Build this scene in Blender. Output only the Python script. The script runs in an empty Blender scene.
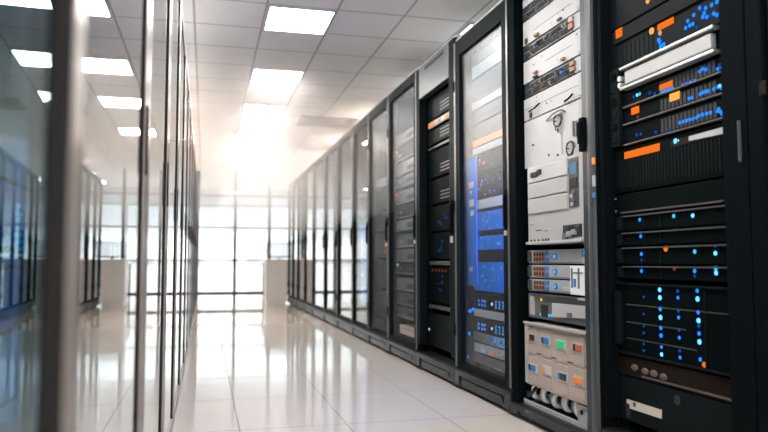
import bpy, bmesh, math, random
from mathutils import Vector, Matrix
random.seed(7)
S = bpy.context.scene
COL = S.collection

# ------------------------------------------------------------------ camera
CAMH = 0.76
F, CX, CY = 700.0, 384.0, 216.0
PITCH = math.atan(46 / 700.0)
YAW = math.atan2(179, math.hypot(700, 46))
CAM = Vector((0, 0, CAMH))
FW = Vector((math.sin(YAW) * math.cos(PITCH), math.cos(YAW) * math.cos(PITCH), math.sin(PITCH)))
RT = Vector((math.cos(YAW), -math.sin(YAW), 0))
UP = RT.cross(FW)

def at(px, py, X):
    """point of the plane x = X that the photograph shows at a pixel -> (Y, Z)"""
    d = FW * F + RT * (px - CX) + UP * (CY - py)
    P = CAM + d * (X / d.x)
    return P.y, P.z

cd = bpy.data.cameras.new('camera')
cam = bpy.data.objects.new('camera', cd)
COL.objects.link(cam)
cam.location = CAM
M = Matrix((RT, UP, -FW)).transposed()
cam.rotation_euler = M.to_euler()
cd.sensor_width = 36.0
cd.lens = 36.0 * F / 768.0
cd.clip_start = 0.02
cd.dof.use_dof = True
cd.dof.focus_distance = 2.95
cd.dof.aperture_fstop = 2.1
S.camera = cam

# ------------------------------------------------------------------ materials
def new_mat(name):
    m = bpy.data.materials.new(name)
    m.use_nodes = True
    nt = m.node_tree
    nt.nodes.clear()
    out = nt.nodes.new('ShaderNodeOutputMaterial')
    return m, nt, out

def mat(name, col, rough=0.5, metal=0.0, var=0.06, scale=14.0, spec=0.5, bump=0.0):
    m, nt, out = new_mat(name)
    b = nt.nodes.new('ShaderNodeBsdfPrincipled')
    tc = nt.nodes.new('ShaderNodeTexCoord')
    no = nt.nodes.new('ShaderNodeTexNoise')
    no.inputs['Scale'].default_value = scale
    no.inputs['Detail'].default_value = 4
    nt.links.new(tc.outputs['Object'], no.inputs['Vector'])
    mx = nt.nodes.new('ShaderNodeMix'); mx.data_type = 'RGBA'
    mx.inputs[6].default_value = [c * (1 - var) for c in col] + [1]
    mx.inputs[7].default_value = [min(1, c * (1 + var)) for c in col] + [1]
    nt.links.new(no.outputs['Fac'], mx.inputs[0])
    nt.links.new(mx.outputs[2], b.inputs['Base Color'])
    mr = nt.nodes.new('ShaderNodeMapRange')
    mr.inputs[3].default_value = max(0.02, rough - 0.06)
    mr.inputs[4].default_value = min(1, rough + 0.06)
    nt.links.new(no.outputs['Fac'], mr.inputs[0])
    nt.links.new(mr.outputs[0], b.inputs['Roughness'])
    b.inputs['Metallic'].default_value = metal
    b.inputs['Specular IOR Level'].default_value = spec
    if bump:
        bp = nt.nodes.new('ShaderNodeBump')
        bp.inputs['Strength'].default_value = bump
        bp.inputs['Distance'].default_value = 0.002
        n2 = nt.nodes.new('ShaderNodeTexNoise'); n2.inputs['Scale'].default_value = scale * 12
        nt.links.new(tc.outputs['Object'], n2.inputs['Vector'])
        nt.links.new(n2.outputs['Fac'], bp.inputs['Height'])
        nt.links.new(bp.outputs['Normal'], b.inputs['Normal'])
    nt.links.new(b.outputs['BSDF'], out.inputs['Surface'])
    return m

def emit(name, col, strength, sample=False):
    m, nt, out = new_mat(name)
    e = nt.nodes.new('ShaderNodeEmission')
    e.inputs['Color'].default_value = (*col, 1)
    e.inputs['Strength'].default_value = strength
    nt.links.new(e.outputs[0], out.inputs['Surface'])
    m.cycles.emission_sampling = 'FRONT' if sample else 'NONE'
    return m

def glass(name, tint, r0=0.045, gain=1.0, rough=0.0, power=5.0, tone=(0.97, 0.98, 0.98)):
    """a thin sheet of glass: clear at right angles, mirror-like at grazing angles (Schlick)"""
    m, nt, out = new_mat(name)
    lw = nt.nodes.new('ShaderNodeLayerWeight'); lw.inputs['Blend'].default_value = 0.5
    pw = nt.nodes.new('ShaderNodeMath'); pw.operation = 'POWER'; pw.inputs[1].default_value = power
    nt.links.new(lw.outputs['Facing'], pw.inputs[0])
    ml = nt.nodes.new('ShaderNodeMath'); ml.operation = 'MULTIPLY_ADD'
    ml.inputs[1].default_value = gain * (1 - r0); ml.inputs[2].default_value = r0
    ml.use_clamp = True
    nt.links.new(pw.outputs[0], ml.inputs[0])
    tr = nt.nodes.new('ShaderNodeBsdfTransparent'); tr.inputs['Color'].default_value = (*tint, 1)
    gl = nt.nodes.new('ShaderNodeBsdfGlossy'); gl.inputs['Roughness'].default_value = rough
    gl.inputs['Color'].default_value = (*tone, 1)
    mx = nt.nodes.new('ShaderNodeMixShader')
    nt.links.new(ml.outputs[0], mx.inputs[0])
    nt.links.new(tr.outputs[0], mx.inputs[1]); nt.links.new(gl.outputs[0], mx.inputs[2])
    nt.links.new(mx.outputs[0], out.inputs['Surface'])
    return m

def grid_mat(name, base, line, x0, dx, y0, dy, w, rough, spec=0.5, var=0.04, noise=3.0, bump=0.0):
    """square tiles with thin joints, laid out in metres"""
    m, nt, out = new_mat(name)
    N = nt.nodes.new; L = nt.links.new
    tc = N('ShaderNodeTexCoord'); sp = N('ShaderNodeSeparateXYZ')
    L(tc.outputs['Object'], sp.inputs[0])
    def joint(sock, o, d):
        a = N('ShaderNodeMath'); a.operation = 'SUBTRACT'; a.inputs[1].default_value = o - 100 * d - d / 2
        L(sock, a.inputs[0])
        b = N('ShaderNodeMath'); b.operation = 'MODULO'; b.inputs[1].default_value = d
        L(a.outputs[0], b.inputs[0])
        c = N('ShaderNodeMath'); c.operation = 'SUBTRACT'; c.inputs[1].default_value = d / 2
        L(b.outputs[0], c.inputs[0])
        e = N('ShaderNodeMath'); e.operation = 'ABSOLUTE'; L(c.outputs[0], e.inputs[0])
        g = N('ShaderNodeMath'); g.operation = 'LESS_THAN'; g.inputs[1].default_value = w / 2
        L(e.outputs[0], g.inputs[0])
        return g.outputs[0]
    jx = joint(sp.outputs[0], x0, dx); jy = joint(sp.outputs[1], y0, dy)
    mxm = N('ShaderNodeMath'); mxm.operation = 'MAXIMUM'; L(jx, mxm.inputs[0]); L(jy, mxm.inputs[1])
    no = N('ShaderNodeTexNoise'); no.inputs['Scale'].default_value = noise; no.inputs['Detail'].default_value = 6
    L(tc.outputs['Object'], no.inputs['Vector'])
    cm = N('ShaderNodeMix'); cm.data_type = 'RGBA'
    cm.inputs[6].default_value = [c * (1 - var) for c in base] + [1]
    cm.inputs[7].default_value = [c * (1 + var) for c in base] + [1]
    L(no.outputs['Fac'], cm.inputs[0])
    c2 = N('ShaderNodeMix'); c2.data_type = 'RGBA'
    L(mxm.outputs[0], c2.inputs[0]); L(cm.outputs[2], c2.inputs[6]); c2.inputs[7].default_value = (*line, 1)
    b = N('ShaderNodeBsdfPrincipled')
    L(c2.outputs[2], b.inputs['Base Color'])
    b.inputs['Specular IOR Level'].default_value = spec
    ra = N('ShaderNodeMapRange'); ra.inputs[3].default_value = rough; ra.inputs[4].default_value = 0.6
    L(mxm.outputs[0], ra.inputs[0]); L(ra.outputs[0], b.inputs['Roughness'])
    if bump:
        bp = N('ShaderNodeBump'); bp.inputs['Strength'].default_value = bump; bp.inputs['Distance'].default_value = 0.003
        n2 = N('ShaderNodeTexNoise'); n2.inputs['Scale'].default_value = 90
        L(tc.outputs['Object'], n2.inputs['Vector']); L(n2.outputs['Fac'], bp.inputs['Height'])
        L(bp.outputs['Normal'], b.inputs['Normal'])
    L(b.outputs['BSDF'], out.inputs['Surface'])
    return m

MT = dict(
    black=mat('black powder coat', (0.003, 0.0045, 0.0055), 0.6, spec=0.012),
    frame=mat('charcoal rack steel', (0.0055, 0.0085, 0.010), 0.5, 0.0, spec=0.025),
    greyframe=mat('grey rack steel', (0.13, 0.133, 0.136), 0.33, 0.5),
    lightgrey=mat('light grey steel', (0.055, 0.06, 0.063), 0.38, 0.2),
    teal=mat('blue grey steel', (0.022, 0.034, 0.04), 0.35, 0.2),
    face=mat('black server face', (0.0022, 0.0042, 0.005), 0.5, spec=0.015),
    face2=mat('charcoal server face', (0.0055, 0.0082, 0.0095), 0.45, spec=0.03),
    brown=mat('brown black face', (0.011, 0.0075, 0.006), 0.45, spec=0.05),
    grey=mat('grey device face', (0.32, 0.345, 0.36), 0.4),
    midgrey=mat('mid grey device face', (0.11, 0.118, 0.122), 0.42),
    silver=mat('brushed silver', (0.42, 0.42, 0.42), 0.32, 0.5),
    lip=mat('worn dark edge', (0.045, 0.043, 0.04), 0.45),
    plinth=mat('satin plinth steel', (0.012, 0.014, 0.015), 0.3, spec=0.35),
    header=mat('mid grey header', (0.06, 0.063, 0.065), 0.4, 0.2),
    white=mat('white enamel panel', (0.42, 0.42, 0.42), 0.45, spec=0.4, var=.14, scale=9),
    offwhite=mat('pale grey enamel', (0.37, 0.37, 0.365), 0.45, spec=0.4),
    beige=mat('warm beige panel', (0.40, 0.335, 0.285), 0.5, spec=0.35),
    paper=mat('white paper label', (0.50, 0.46, 0.41), 0.8),
    pink=mat('pale pink board', (0.80, 0.56, 0.46), 0.7),
    cable_white=mat('white cable', (0.80, 0.81, 0.82), 0.5),
    cable_black=mat('black cable', (0.015, 0.015, 0.016), 0.5),
    cable_brown=mat('brown cable', (0.30, 0.13, 0.07), 0.5),
    blue_plastic=mat('blue plastic', (0.01, 0.16, 0.50), 0.4),
    green_plastic=mat('green plastic', (0.02, 0.62, 0.16), 0.4),
    orange_plastic=mat('orange plastic', (0.85, 0.24, 0.03), 0.4),
    red_plastic=mat('dark red plastic', (0.45, 0.09, 0.04), 0.45),
    slot=mat('dark slot', (0.006, 0.006, 0.007), 0.7),
    bronze=mat('bronze anodised metal', (0.20, 0.165, 0.145), 0.34, 0.6),
    bronzedark=mat('dark bronze gasket', (0.02, 0.019, 0.019), 0.6, 0.0, spec=0.0),
    wall=mat('white wall paint', (0.82, 0.83, 0.84), 0.7, var=0.02, bump=0.05),
    cab=mat('white laminate', (0.88, 0.85, 0.81), 0.45, var=0.02),
    mullion=mat('grey green mullion', (0.02, 0.032, 0.036), 0.55, 0.0, spec=0.2),
    taupe=mat('dull taupe plastic', (0.09, 0.062, 0.05), 0.5),
    blueglow_panel=mat('royal blue panel', (0.002, 0.14, 0.50), 0.5, spec=0.1),  # blue glow of the lit equipment is put into this colour
    vent=mat('ceiling vent metal', (0.42, 0.37, 0.35), 0.5, 0.2),
    screen=emit('lit white screen', (.9, .94, 1.0), .75),
)
LED = dict(
    blue=emit('blue light', (0.012, 0.20, 1.0), 1.1),
    bluedim=emit('dim blue light', (0.01, 0.16, 0.8), 0.3),
    bluewhite=emit('pale blue light', (0.10, 0.48, 1.0), 1.5),
    cyan=emit('cyan light', (0.05, 0.5, 1.0), .8),
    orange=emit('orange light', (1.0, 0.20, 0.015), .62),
    amber=emit('amber light', (1.0, 0.42, 0.08), .8),
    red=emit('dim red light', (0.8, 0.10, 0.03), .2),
    green=emit('green light', (0.04, 0.9, 0.35), .3),
    white=emit('white light', (0.9, 0.93, 1.0), .6),
    pinkish=emit('rose light', (1.0, 0.6, 0.55), .45),
)
GLASS = glass('clear cabinet glass', (0.93, 0.96, 0.97))
GLASS_R = glass('rack door glass', (0.90, 0.93, 0.95), 0.05, power=3.5)
GLASS_L = glass('smoked cabinet glass', (0.5, 0.62, 0.67), 0.18, 1.0, power=2.2)
GLASS_H = glass('hazy rack door glass', (0.90, 0.93, 0.95), 0.03, .55, 0.34)
GLASS_D = glass('dusty rack door glass', (0.88, 0.91, 0.93), 0.012, .22, 0.34)
GLASS_T = glass('dark teal glass', (0.62, 0.76, 0.80), 0.05, .75, tone=(.62, .78, .84))
GLASS_B = glass('plain rack door glass', (0.92, 0.95, 0.96), 0.03, .8)
GLASS_W = glass('window glass', (0.97, 0.985, 0.985))
LAMP = emit('lamp diffuser', (1.0, 0.975, 0.945), 26.0, True)
LAMP_WARM = emit('warm lamp diffuser', (1.0, 0.83, 0.72), 85.0, True)
FILL_WDIM = emit('dim warm fill diffuser', (1.0, 0.83, 0.72), 26.0, True)
FILL_FAR = emit('cool fill diffuser', (0.95, 0.98, 1.0), 75.0, True)
BLUELAMP = emit('blue tube light', (0.002, 0.22, 1.0), 230.0, True)
FILL_DIM = emit('dimmed fill diffuser', (0.93, 0.97, 1.0), 5.0, True)

# ------------------------------------------------------------------ mesh helpers
class MB:
    def __init__(self): self.b = bmesh.new()
    def box(self, x0, x1, y0, y1, z0, z1, bev=0.0):
        m = Matrix.Translation(((x0 + x1) / 2, (y0 + y1) / 2, (z0 + z1) / 2)) @ Matrix.Diagonal((abs(x1 - x0), abs(y1 - y0), abs(z1 - z0), 1))
        r = bmesh.ops.create_cube(self.b, size=1.0, matrix=m)
        if bev:
            es = list({e for v in r['verts'] for e in v.link_edges})
            bmesh.ops.bevel(self.b, geom=es, offset=bev, segments=2, affect='EDGES', profile=0.7)
        return self
    def cyl(self, c, axis, r, ln, seg=16, r2=None):
        q = Vector((0, 0, 1)).rotation_difference(Vector(axis)).to_matrix().to_4x4()
        bmesh.ops.create_cone(self.b, cap_ends=True, segments=seg, radius1=r, radius2=r if r2 is None else r2, depth=ln, matrix=Matrix.Translation(c) @ q)
        return self
    def tube(self, pts, r, seg=8):
        pts = [Vector(p) for p in pts]
        # smooth the path
        sm = []
        for i in range(len(pts) - 1):
            p0 = pts[max(0, i - 1)]; p1 = pts[i]; p2 = pts[i + 1]; p3 = pts[min(len(pts) - 1, i + 2)]
            for k in range(5):
                t = k / 5
                sm.append(0.5 * ((2 * p1) + (-p0 + p2) * t + (2 * p0 - 5 * p1 + 4 * p2 - p3) * t * t + (-p0 + 3 * p1 - 3 * p2 + p3) * t ** 3))
        sm.append(pts[-1])
        rings = []
        for i, p in enumerate(sm):
            d = (sm[min(i + 1, len(sm) - 1)] - sm[max(i - 1, 0)]).normalized()
            a = d.orthogonal().normalized() if i == 0 else (pa - d * pa.dot(d)).normalized()
            pa = a; b = d.cross(a)
            rings.append([self.b.verts.new(p + (a * math.cos(2 * math.pi * k / seg) + b * math.sin(2 * math.pi * k / seg)) * r) for k in range(seg)])
        for i in range(len(rings) - 1):
            for k in range(seg):
                self.b.faces.new((rings[i][k], rings[i][(k + 1) % seg], rings[i + 1][(k + 1) % seg], rings[i + 1][k]))
        self.b.faces.new(list(reversed(rings[0]))); self.b.faces.new(rings[-1])
        return self
    def prism(self, pts, x0, x1):
        """polygon of (y, z) pushed from x0 to x1"""
        a = [self.b.verts.new((x0, y, z)) for y, z in pts]; c = [self.b.verts.new((x1, y, z)) for y, z in pts]
        self.b.faces.new(a); self.b.faces.new(list(reversed(c)))
        n = len(pts)
        for i in range(n): self.b.faces.new((a[i], c[i], c[(i + 1) % n], a[(i + 1) % n]))
        return self
    def build(self, name, m, parent=None, origin=None, smooth=False):
        bmesh.ops.recalc_face_normals(self.b, faces=self.b.faces)
        off = wloc(parent) if parent else Vector(origin or (0, 0, 0))
        if parent and origin is not None: off = Vector(origin)
        bmesh.ops.translate(self.b, verts=self.b.verts, vec=-off)
        me = bpy.data.meshes.new(name)
        self.b.to_mesh(me); self.b.free()
        if smooth:
            for p in me.polygons: p.use_smooth = True
        me.materials.append(m)
        o = bpy.data.objects.new(name, me); COL.objects.link(o)
        if parent:
            o.parent = parent; o.location = off - wloc(parent)
        else: o.location = off
        return o

def wloc(o):
    v = Vector((0, 0, 0))
    while o: v += o.location; o = o.parent
    return v

def tag(o, label, cat, group=None, kind=None):
    o['label'] = label; o['category'] = cat
    if group: o['group'] = group
    if kind: o['kind'] = kind
    return o

def thing(name, label, cat, loc, group=None):
    o = bpy.data.objects.new(name, None); COL.objects.link(o)
    o.location = loc; o.empty_display_size = 0.1
    return tag(o, label, cat, group)

def struct(name, mb, m, parent=None):
    o = mb.build(name, m, parent)
    if parent is None: o['kind'] = 'structure'
    return o

_dome = {}
BOUND = {}     # face of each unit: y0, y1, z0, z1
def led(t, px, py, X, kind, r=0.006, name='status_light', label=None):
    """a round status light on the plane x = X of thing t, at the place the photograph shows it"""
    y, z = at(px, py, X)
    if t.name in BOUND:
        y0, y1, z0, z1 = BOUND[t.name]
        y = min(max(y, y0 + r), y1 - r); z = min(max(z, z0 + r + .001), z1 - r - .001)
    return led_at(t, X, y, z, kind, r, name, label)
def led_at(t, X, y, z, kind, r=0.006, name='status_light', label=None):
    k = (kind, round(r, 4))
    if k not in _dome:
        b = bmesh.new()
        bmesh.ops.create_uvsphere(b, u_segments=10, v_segments=6, radius=r, matrix=Matrix.Diagonal((0.5, 1, 1, 1)))
        me = bpy.data.meshes.new('status_light'); b.to_mesh(me); b.free()
        me.materials.append(LED[kind]); _dome[k] = me
    o = bpy.data.objects.new(name, _dome[k]); COL.objects.link(o)
    o.parent = t; o.location = Vector((X - 0.001, y, z)) - wloc(t)
    if label: o['label'] = label
    return o
def bar_led(t, px, py, X, kind, w, h, name='status_bar', label=None):
    y, z = at(px, py, X)
    if t.name in BOUND:
        y0, y1, z0, z1 = BOUND[t.name]
        y = min(max(y, y0 + w / 2), y1 - w / 2); z = min(max(z, z0 + h / 2 + .001), z1 - h / 2 - .002)
    o = MB().box(X - 0.004, X + 0.002, y - w / 2, y + w / 2, z - h / 2, z + h / 2, 0.0015).build(name, LED[kind], t)
    if label: o['label'] = label
    return o

# ------------------------------------------------------------------ the room
XR, XL = 1.49, -0.135            # fronts of the two rows
CEIL = 2.478
WX0, WX1, WY0, WY1 = -1.20, 2.66, -2.6, 17.0

floor_m = grid_mat('polished beige tiles', (0.62, 0.57, 0.52), (0.16, 0.14, 0.13), 0.164, 0.4936, 4.03, 0.74, 0.006, 0.045, 0.6, 0.05, 2.0)
ceil_m = grid_mat('mineral ceiling tiles', (0.84, 0.81, 0.79), (0.42, 0.40, 0.39), -0.10, 0.475, 4.61, 0.51, 0.016, 0.85, 0.2, 0.03, 6.0, 0.15)
struct('floor', MB().box(WX0, WX1, WY0, WY1, -0.1, 0), floor_m)
struct('ceiling', MB().box(WX0, WX1, WY0, WY1, CEIL, CEIL + 0.1), ceil_m)
struct('wall_right', MB().box(WX1, WX1 + 0.1, WY0, WY1 + 0.1, -0.1, CEIL + 0.1), MT['wall'])
struct('wall_left', MB().box(WX0 - 0.1, WX0, WY0, WY1 + 0.1, -0.1, CEIL + 0.1), MT['wall'])
struct('wall_back', MB().box(WX0, WX1, WY0 - 0.1, WY0, -0.1, 0.25).box(WX0, WX1, WY0 - 0.1, WY0, 2.4, CEIL + 0.1).box(WX0, -1.0, WY0 - 0.1, WY0, .25, 2.4).box(2.5, WX1, WY0 - 0.1, WY0, .25, 2.4), MT['wall'])
w = MB()
for x in (-1.0, .15, 1.3, 2.46): w.box(x, x + .04, WY0 - .08, WY0 - .03, .25, 2.4)
w.box(-1.0, 2.5, WY0 - .08, WY0 - .03, .25, .30).box(-1.0, 2.5, WY0 - .08, WY0 - .03, 2.35, 2.4)
win = struct('window_2', w, MT['white'])  # unseen window added behind the camera to let fill light in
MB().box(-.98, 2.48, WY0 - .06, WY0 - .054, .29, 2.36).build('window_pane', GLASS_W, win)
WZ0, WZ1 = 0.76, 2.12
wf = MB().box(WX0, WX1, WY1, WY1 + 0.2, -0.1, WZ0).box(WX0, WX1, WY1, WY1 + 0.2, WZ1, CEIL + 0.1)
wf.box(WX0, -0.95, WY1, WY1 + 0.2, WZ0, WZ1).box(2.5, WX1, WY1, WY1 + 0.2, WZ0, WZ1)
struct('wall_far', wf, MT['wall'])
w = MB()
for y in (-0.95, 0.665, 1.47, 2.46): w.box(y, y + 0.04, WY1 + 0.06, WY1 + 0.11, WZ0, WZ1)
w.box(-0.95, 2.5, WY1 + 0.06, WY1 + 0.11, WZ0, WZ0 + 0.05).box(-0.95, 2.5, WY1 + 0.06, WY1 + 0.11, WZ1 - 0.05, WZ1)
win = struct('window_1', w, MT['white'])
MB().box(-0.71, 2.46, WY1 + 0.08, WY1 + 0.086, WZ0 + 0.05, WZ1 - 0.05).build('window_pane', GLASS_W, win)
MB().box(-0.79, 2.54, WY1 - 0.05, WY1, WZ0 - 0.035, WZ0, 0.006).build('window_sill', MT['white'], win)

# glass partition closing the corridor
PY = 13.6
part = thing('glass_partition', 'glazed partition with thin dark mullions closing the far end of the corridor', 'partition', (1.0, PY, 0))
PXs = [-1.17, -0.79, -0.145, 0.545, 1.19, 1.835, 2.48]
for x in PXs:
    MB().box(x - 0.028, x + 0.028, PY - 0.03, PY + 0.03, 0, CEIL, 0.004).build('mullion', MT['mullion'], part)
for z, hh in ((0.17, 0.06), (0.80, 0.026), (1.41, 0.026), (2.02, 0.022)):
    MB().box(-1.19, 2.64, PY - 0.025, PY + 0.025, z - hh / 2, z + hh / 2).build('rail', MT['mullion'], part)
for a, b in zip(PXs[:-1], PXs[1:]):
    MB().box(a + 0.02, b - 0.02, PY - 0.004, PY + 0.004, 0.01, CEIL - 0.01).build('pane', GLASS_W, part)

# ceiling lights: one square lamp in every third row of tiles
def ceiling_light(y, m, label, x=0.615, group='square ceiling lights in a row'):
    t = thing('ceiling_light', label, 'ceiling light', (x, y, CEIL), group)
    f = MB()
    for a in ((-.23, .23, y - .25, y - .235), (-.23, .23, y + .235, y + .25), (-.23, -.215, y - .235, y + .235), (.215, .23, y - .235, y + .235)):
        f.box(x + a[0], x + a[1], a[2], a[3], CEIL - 0.012, CEIL)
    f.build('frame', MT['white'], t)
    MB().box(x - .215, x + .215, y - .235, y + .235, CEIL - 0.008, CEIL - 0.001).build('diffuser', m, t)
LIGHTS = [(4.875, 'nearest square ceiling light in view, at the top of the photo'), (6.45, 'second square ceiling light along the corridor'),
          (7.90, 'third square ceiling light along the corridor'), (9.65, 'fourth square ceiling light, pale in the glow'),
          (3.30, 'square ceiling light just above the top of the photo'), (1.75, 'square ceiling light overhead, next to the camera'),
          (0.20, 'square ceiling light right above the camera'), (-1.35, 'square ceiling light behind the camera')]
for i, (y, lb) in enumerate(LIGHTS):
    ceiling_light(y, LAMP_WARM if i == 3 else LAMP, lb)

for y in (4.875, 6.45, 7.90, 9.65, 11.2, 12.75, 14.4, 15.9, 3.30, 1.75, .20, -1.35):  # unseen lamp rows added over both sides to brighten ceiling and far room
    for x, side in ((-.815, 'left cabinets'), (2.045, 'right racks')):
        ceiling_light(y, FILL_FAR if y > 14 else (LAMP_WARM if y > 7 and x < 0 else FILL_WDIM if y > 7 else (LAMP if x < 0 else FILL_DIM)), 'unseen square ceiling light added in line with the %s' % side, x, 'added square ceiling lights in line with the %s' % side)

t = thing('ceiling_vent', 'wide warm grey air vent flush in the ceiling above the right racks', 'vent', (1.41, 8.38, CEIL))
v = MB().box(1.07, 1.76, 8.12, 8.16, CEIL - .02, CEIL).box(1.07, 1.76, 8.6, 8.64, CEIL - .02, CEIL).box(1.07, 1.11, 8.16, 8.6, CEIL - .02, CEIL).box(1.72, 1.76, 8.16, 8.6, CEIL - .02, CEIL)
v.build('frame', MT['vent'], t)
v = MB()
for k in range(12): v.box(1.11, 1.72, 8.17 + k * .036, 8.19 + k * .036, CEIL - .014, CEIL - .004)
v.build('slats', MT['vent'], t)
MB().box(1.11, 1.72, 8.16, 8.6, CEIL - .004, CEIL).build('backing', MT['slot'], t)

# ------------------------------------------------------------------ racks
XB = 2.49        # back of the right racks
def handle(px_Y, z0, z1, X, parent, m='black'):
    h = MB().box(X - 0.008, X, px_Y - .013, px_Y + .013, z0, z1, 0.003)
    h.box(X - 0.018, X - 0.007, px_Y - .009, px_Y + .009, z0 + .01, z1 - .03, 0.004)
    h.build('handle', MT[m], parent)

def rack(Y0, Y1, label, style='glass', top=2.2, plinth=0.12, near=0.085, far=0.11, toprail=0.12, fm='frame', rails=None, label_name='server_rack', cap='greyframe', pane=None):
    t = thing(label_name, label, 'server rack', ((XR + XB) / 2, (Y0 + Y1) / 2, 0), 'black server racks along the right side')
    g = 0.003
    a, b = Y0 + g, Y1 - g
    # plinth with end blocks and a recessed middle panel, standing on feet
    p = MB().box(XR + .004, XB, a, b, 0.02, plinth)
    p.box(XR - .012, XR + .006, a, a + .075, .022, plinth - .004, .004).box(XR - .012, XR + .006, b - .075, b, .022, plinth - .004, .004)
    p.box(XR - .012, XR + .006, a + .075, b - .075, plinth - .035, plinth - .004, .003)
    if plinth > .1:
        p.prism([(a + .10, .04), (b - .10, .04), (b - .12, plinth - .05), (a + .12, plinth - .05)], XR - .006, XR + .006)
    p.build('plinth', MT['plinth'], t)
    for y in (a + .06, b - .06):
        for x in (XR + .06, XB - .06):
            MB().cyl((x, y, .01), (0, 0, 1), .022, .02, 12).build('foot', MT['black'], t)
    MB().box(XR + .05, XB, a, a + .012, plinth, top - .02).build('side_panel', MT['black'], t)
    MB().box(XR + .05, XB, b - .012, b, plinth, top - .02).build('side_panel', MT['black'], t)
    MB().box(XB - .012, XB, a + .012, b - .012, plinth, top - .02).build('back_panel', MT['black'], t)
    MB().box(XR + .012, XB, a, b, top - .02, top, .003).build('top_panel', MT['offwhite'], t)  # unseen top, kept pale to bounce the added lamps upward
    if rails:
        ra, rb, rx = rails
        for y in (ra, rb - .026):
            MB().box(rx + .0135, rx + .024, y, y + .026, plinth + .002, top - .03).build('mounting_rail', MT['face2'], t)
    zt = top - .022
    if style == 'glass':
        d = MB().box(XR, XR + .045, a, Y0 + near, plinth + .004, zt, .005).box(XR, XR + .045, Y1 - far, b, plinth + .004, zt, .005)
        d.box(XR, XR + .045, Y0 + near, Y1 - far, zt - toprail, zt, .004).box(XR, XR + .045, Y0 + near, Y1 - far, plinth + .004, plinth + .036, .003)
        door = d.build('door', MT[fm], t)
        MB().box(XR + .018, XR + .024, Y0 + near - .006, Y1 - far + .006, plinth + .03, zt - toprail + .006).build('pane', pane or GLASS_R, door)
        # thin bright edge trims along the stiles, as on extruded doors
        MB().box(XR - .004, XR, a + .004, a + min(.022, near * .3), plinth + .01, zt - .006).box(XR - .004, XR, b - min(.03, far * .3), b - .004, plinth + .01, zt - .006).build('edge_trim', MT[cap], door)
        if near > .05 or Y0 < 9.5: handle(Y0 + near / 2, .93, 1.13, XR, door)
        MB().box(XR - .012, XR, Y0 + near / 2 - .01, Y0 + near / 2 + .01, .895, .92, .003).build('lock', MT['silver'], door)
        for z in (.35, 1.1, 1.85):
            MB().cyl((XR - .004, b - .006, z), (0, 0, 1), .007, .07, 10).build('hinge', MT['black'], door)
    return t

RB = [.84, 1.655, 2.43, 3.26, 4.07, 4.865, 5.70, 6.44, 7.18, 8.04, 8.97, 9.98, 10.85, 11.70, 12.40, 13.03]
E_ = 0.0

# R0: the rack whose dark edge closes the right side of the photo
r0 = rack(RB[0], RB[1], 'black rack cut off by the right edge of the photo', 'open', plinth=.13)
d = MB().box(XR, XR + .04, RB[0] + .003, RB[0] + .06, .17, 2.17, .004).box(XR, XR + .04, RB[1] - .06, RB[1] - .003, .17, 2.17, .004)
d.box(XR, XR + .04, RB[0] + .06, RB[1] - .06, .17, .25, .004).box(XR, XR + .04, RB[0] + .06, RB[1] - .06, 2.08, 2.17, .004)
dr = d.build('door', MT['black'], r0)
q = MB()
for k in range(26): q.box(XR + .012, XR + .02, RB[0] + .064 + k * .0265, RB[0] + .082 + k * .0265, .25, 2.08)
q.build('grille', MT['black'], dr)
MB().box(XR + .024, XR + .03, RB[0] + .06, RB[1] - .06, .25, 2.08).build('backing_mesh', MT['slot'], dr)
y, z = at(764, 88, XR); MB().box(XR - .006, XR, y - .012, y + .012, z - .02, z + .02, .003).build('badge_plate', MT['brown'], dr)

# R1: doorless dark rack
r1 = rack(RB[1], RB[2], 'doorless black rack full of blue and orange lights, closest in view', 'open', plinth=.13, rails=(1.765, 2.40, 1.535))
p = MB().box(XR, XR + .09, RB[1] + .003, RB[1] + .10, .17, 2.18, .006)
p.build('front_post', MT['black'], r1)
y, z = at(741, 141, XR); MB().cyl((XR - .003, RB[1] + .028, z), (0, 0, 1), .005, .12, 12).build('hinge_cover', MT['teal'], r1)
MB().box(XR, XR + .09, RB[2] - .028, RB[2] - .003, .17, 2.18, .006).build('front_post', MT['black'], r1)
MB().box(XR, XR + .09, RB[1] + .10, RB[2] - .028, 2.08, 2.18, .006).build('header', MT['black'], r1)

# R2: open rack with white equipment, grey near post
r2 = rack(RB[2], RB[3], 'open rack packed with white panels and cables, beside the darkest rack', 'open', plinth=.075, rails=None)
MB().box(XR, XR + .07, RB[3] - .068, RB[3] - .003, .08, 2.18, .006).build('front_post', MT['black'], r2)
MB().box(XR + .0, XR + .06, 2.510, 2.556, .08, 2.18, .004).build('front_post', MT['teal'], r2)
pp = MB().box(XR - .012, XR + .05, 2.458, 2.505, .08, 2.18, .016).build('door_edge', MT['lightgrey'], r2)
pp['label'] = 'light grey rounded edge post'
MB().box(XR + .0, XR + .07, 2.434, 2.455, .08, 2.18, .004).build('front_post', MT['black'], r2)
MB().box(XR, XR + .07, 2.556, RB[3] - .068, 2.085, 2.18, .006).build('header', MT['black'], r2)
y, z0 = at(584, 151, XR - .01); _, z1 = at(584, 117, XR - .01)
h = MB().box(XR - .02, XR - .002, 2.515, 2.55, z0, z1, .006); h.box(XR - .03, XR - .018, 2.52, 2.545, z0 + .03, z1 - .02, .006)
h.build('handle', MT['black'], r2)
for (px, py, hh, m, nm) in ((593.5, 161, .045, 'orange_plastic', 'cable_tag'), (594, 181, .07, 'silver', 'lock_body'), (594, 195, .03, 'blue_plastic', 'cable_tag'), (590.5, 202, .035, 'lightgrey', 'latch')):
    y, z = at(px, py, XR - .015)
    MB().box(XR - .019, XR - .011, y - .008, y + .008, z - hh * .32, z + hh * .32, .003).build(nm, MT[m], r2)

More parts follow.
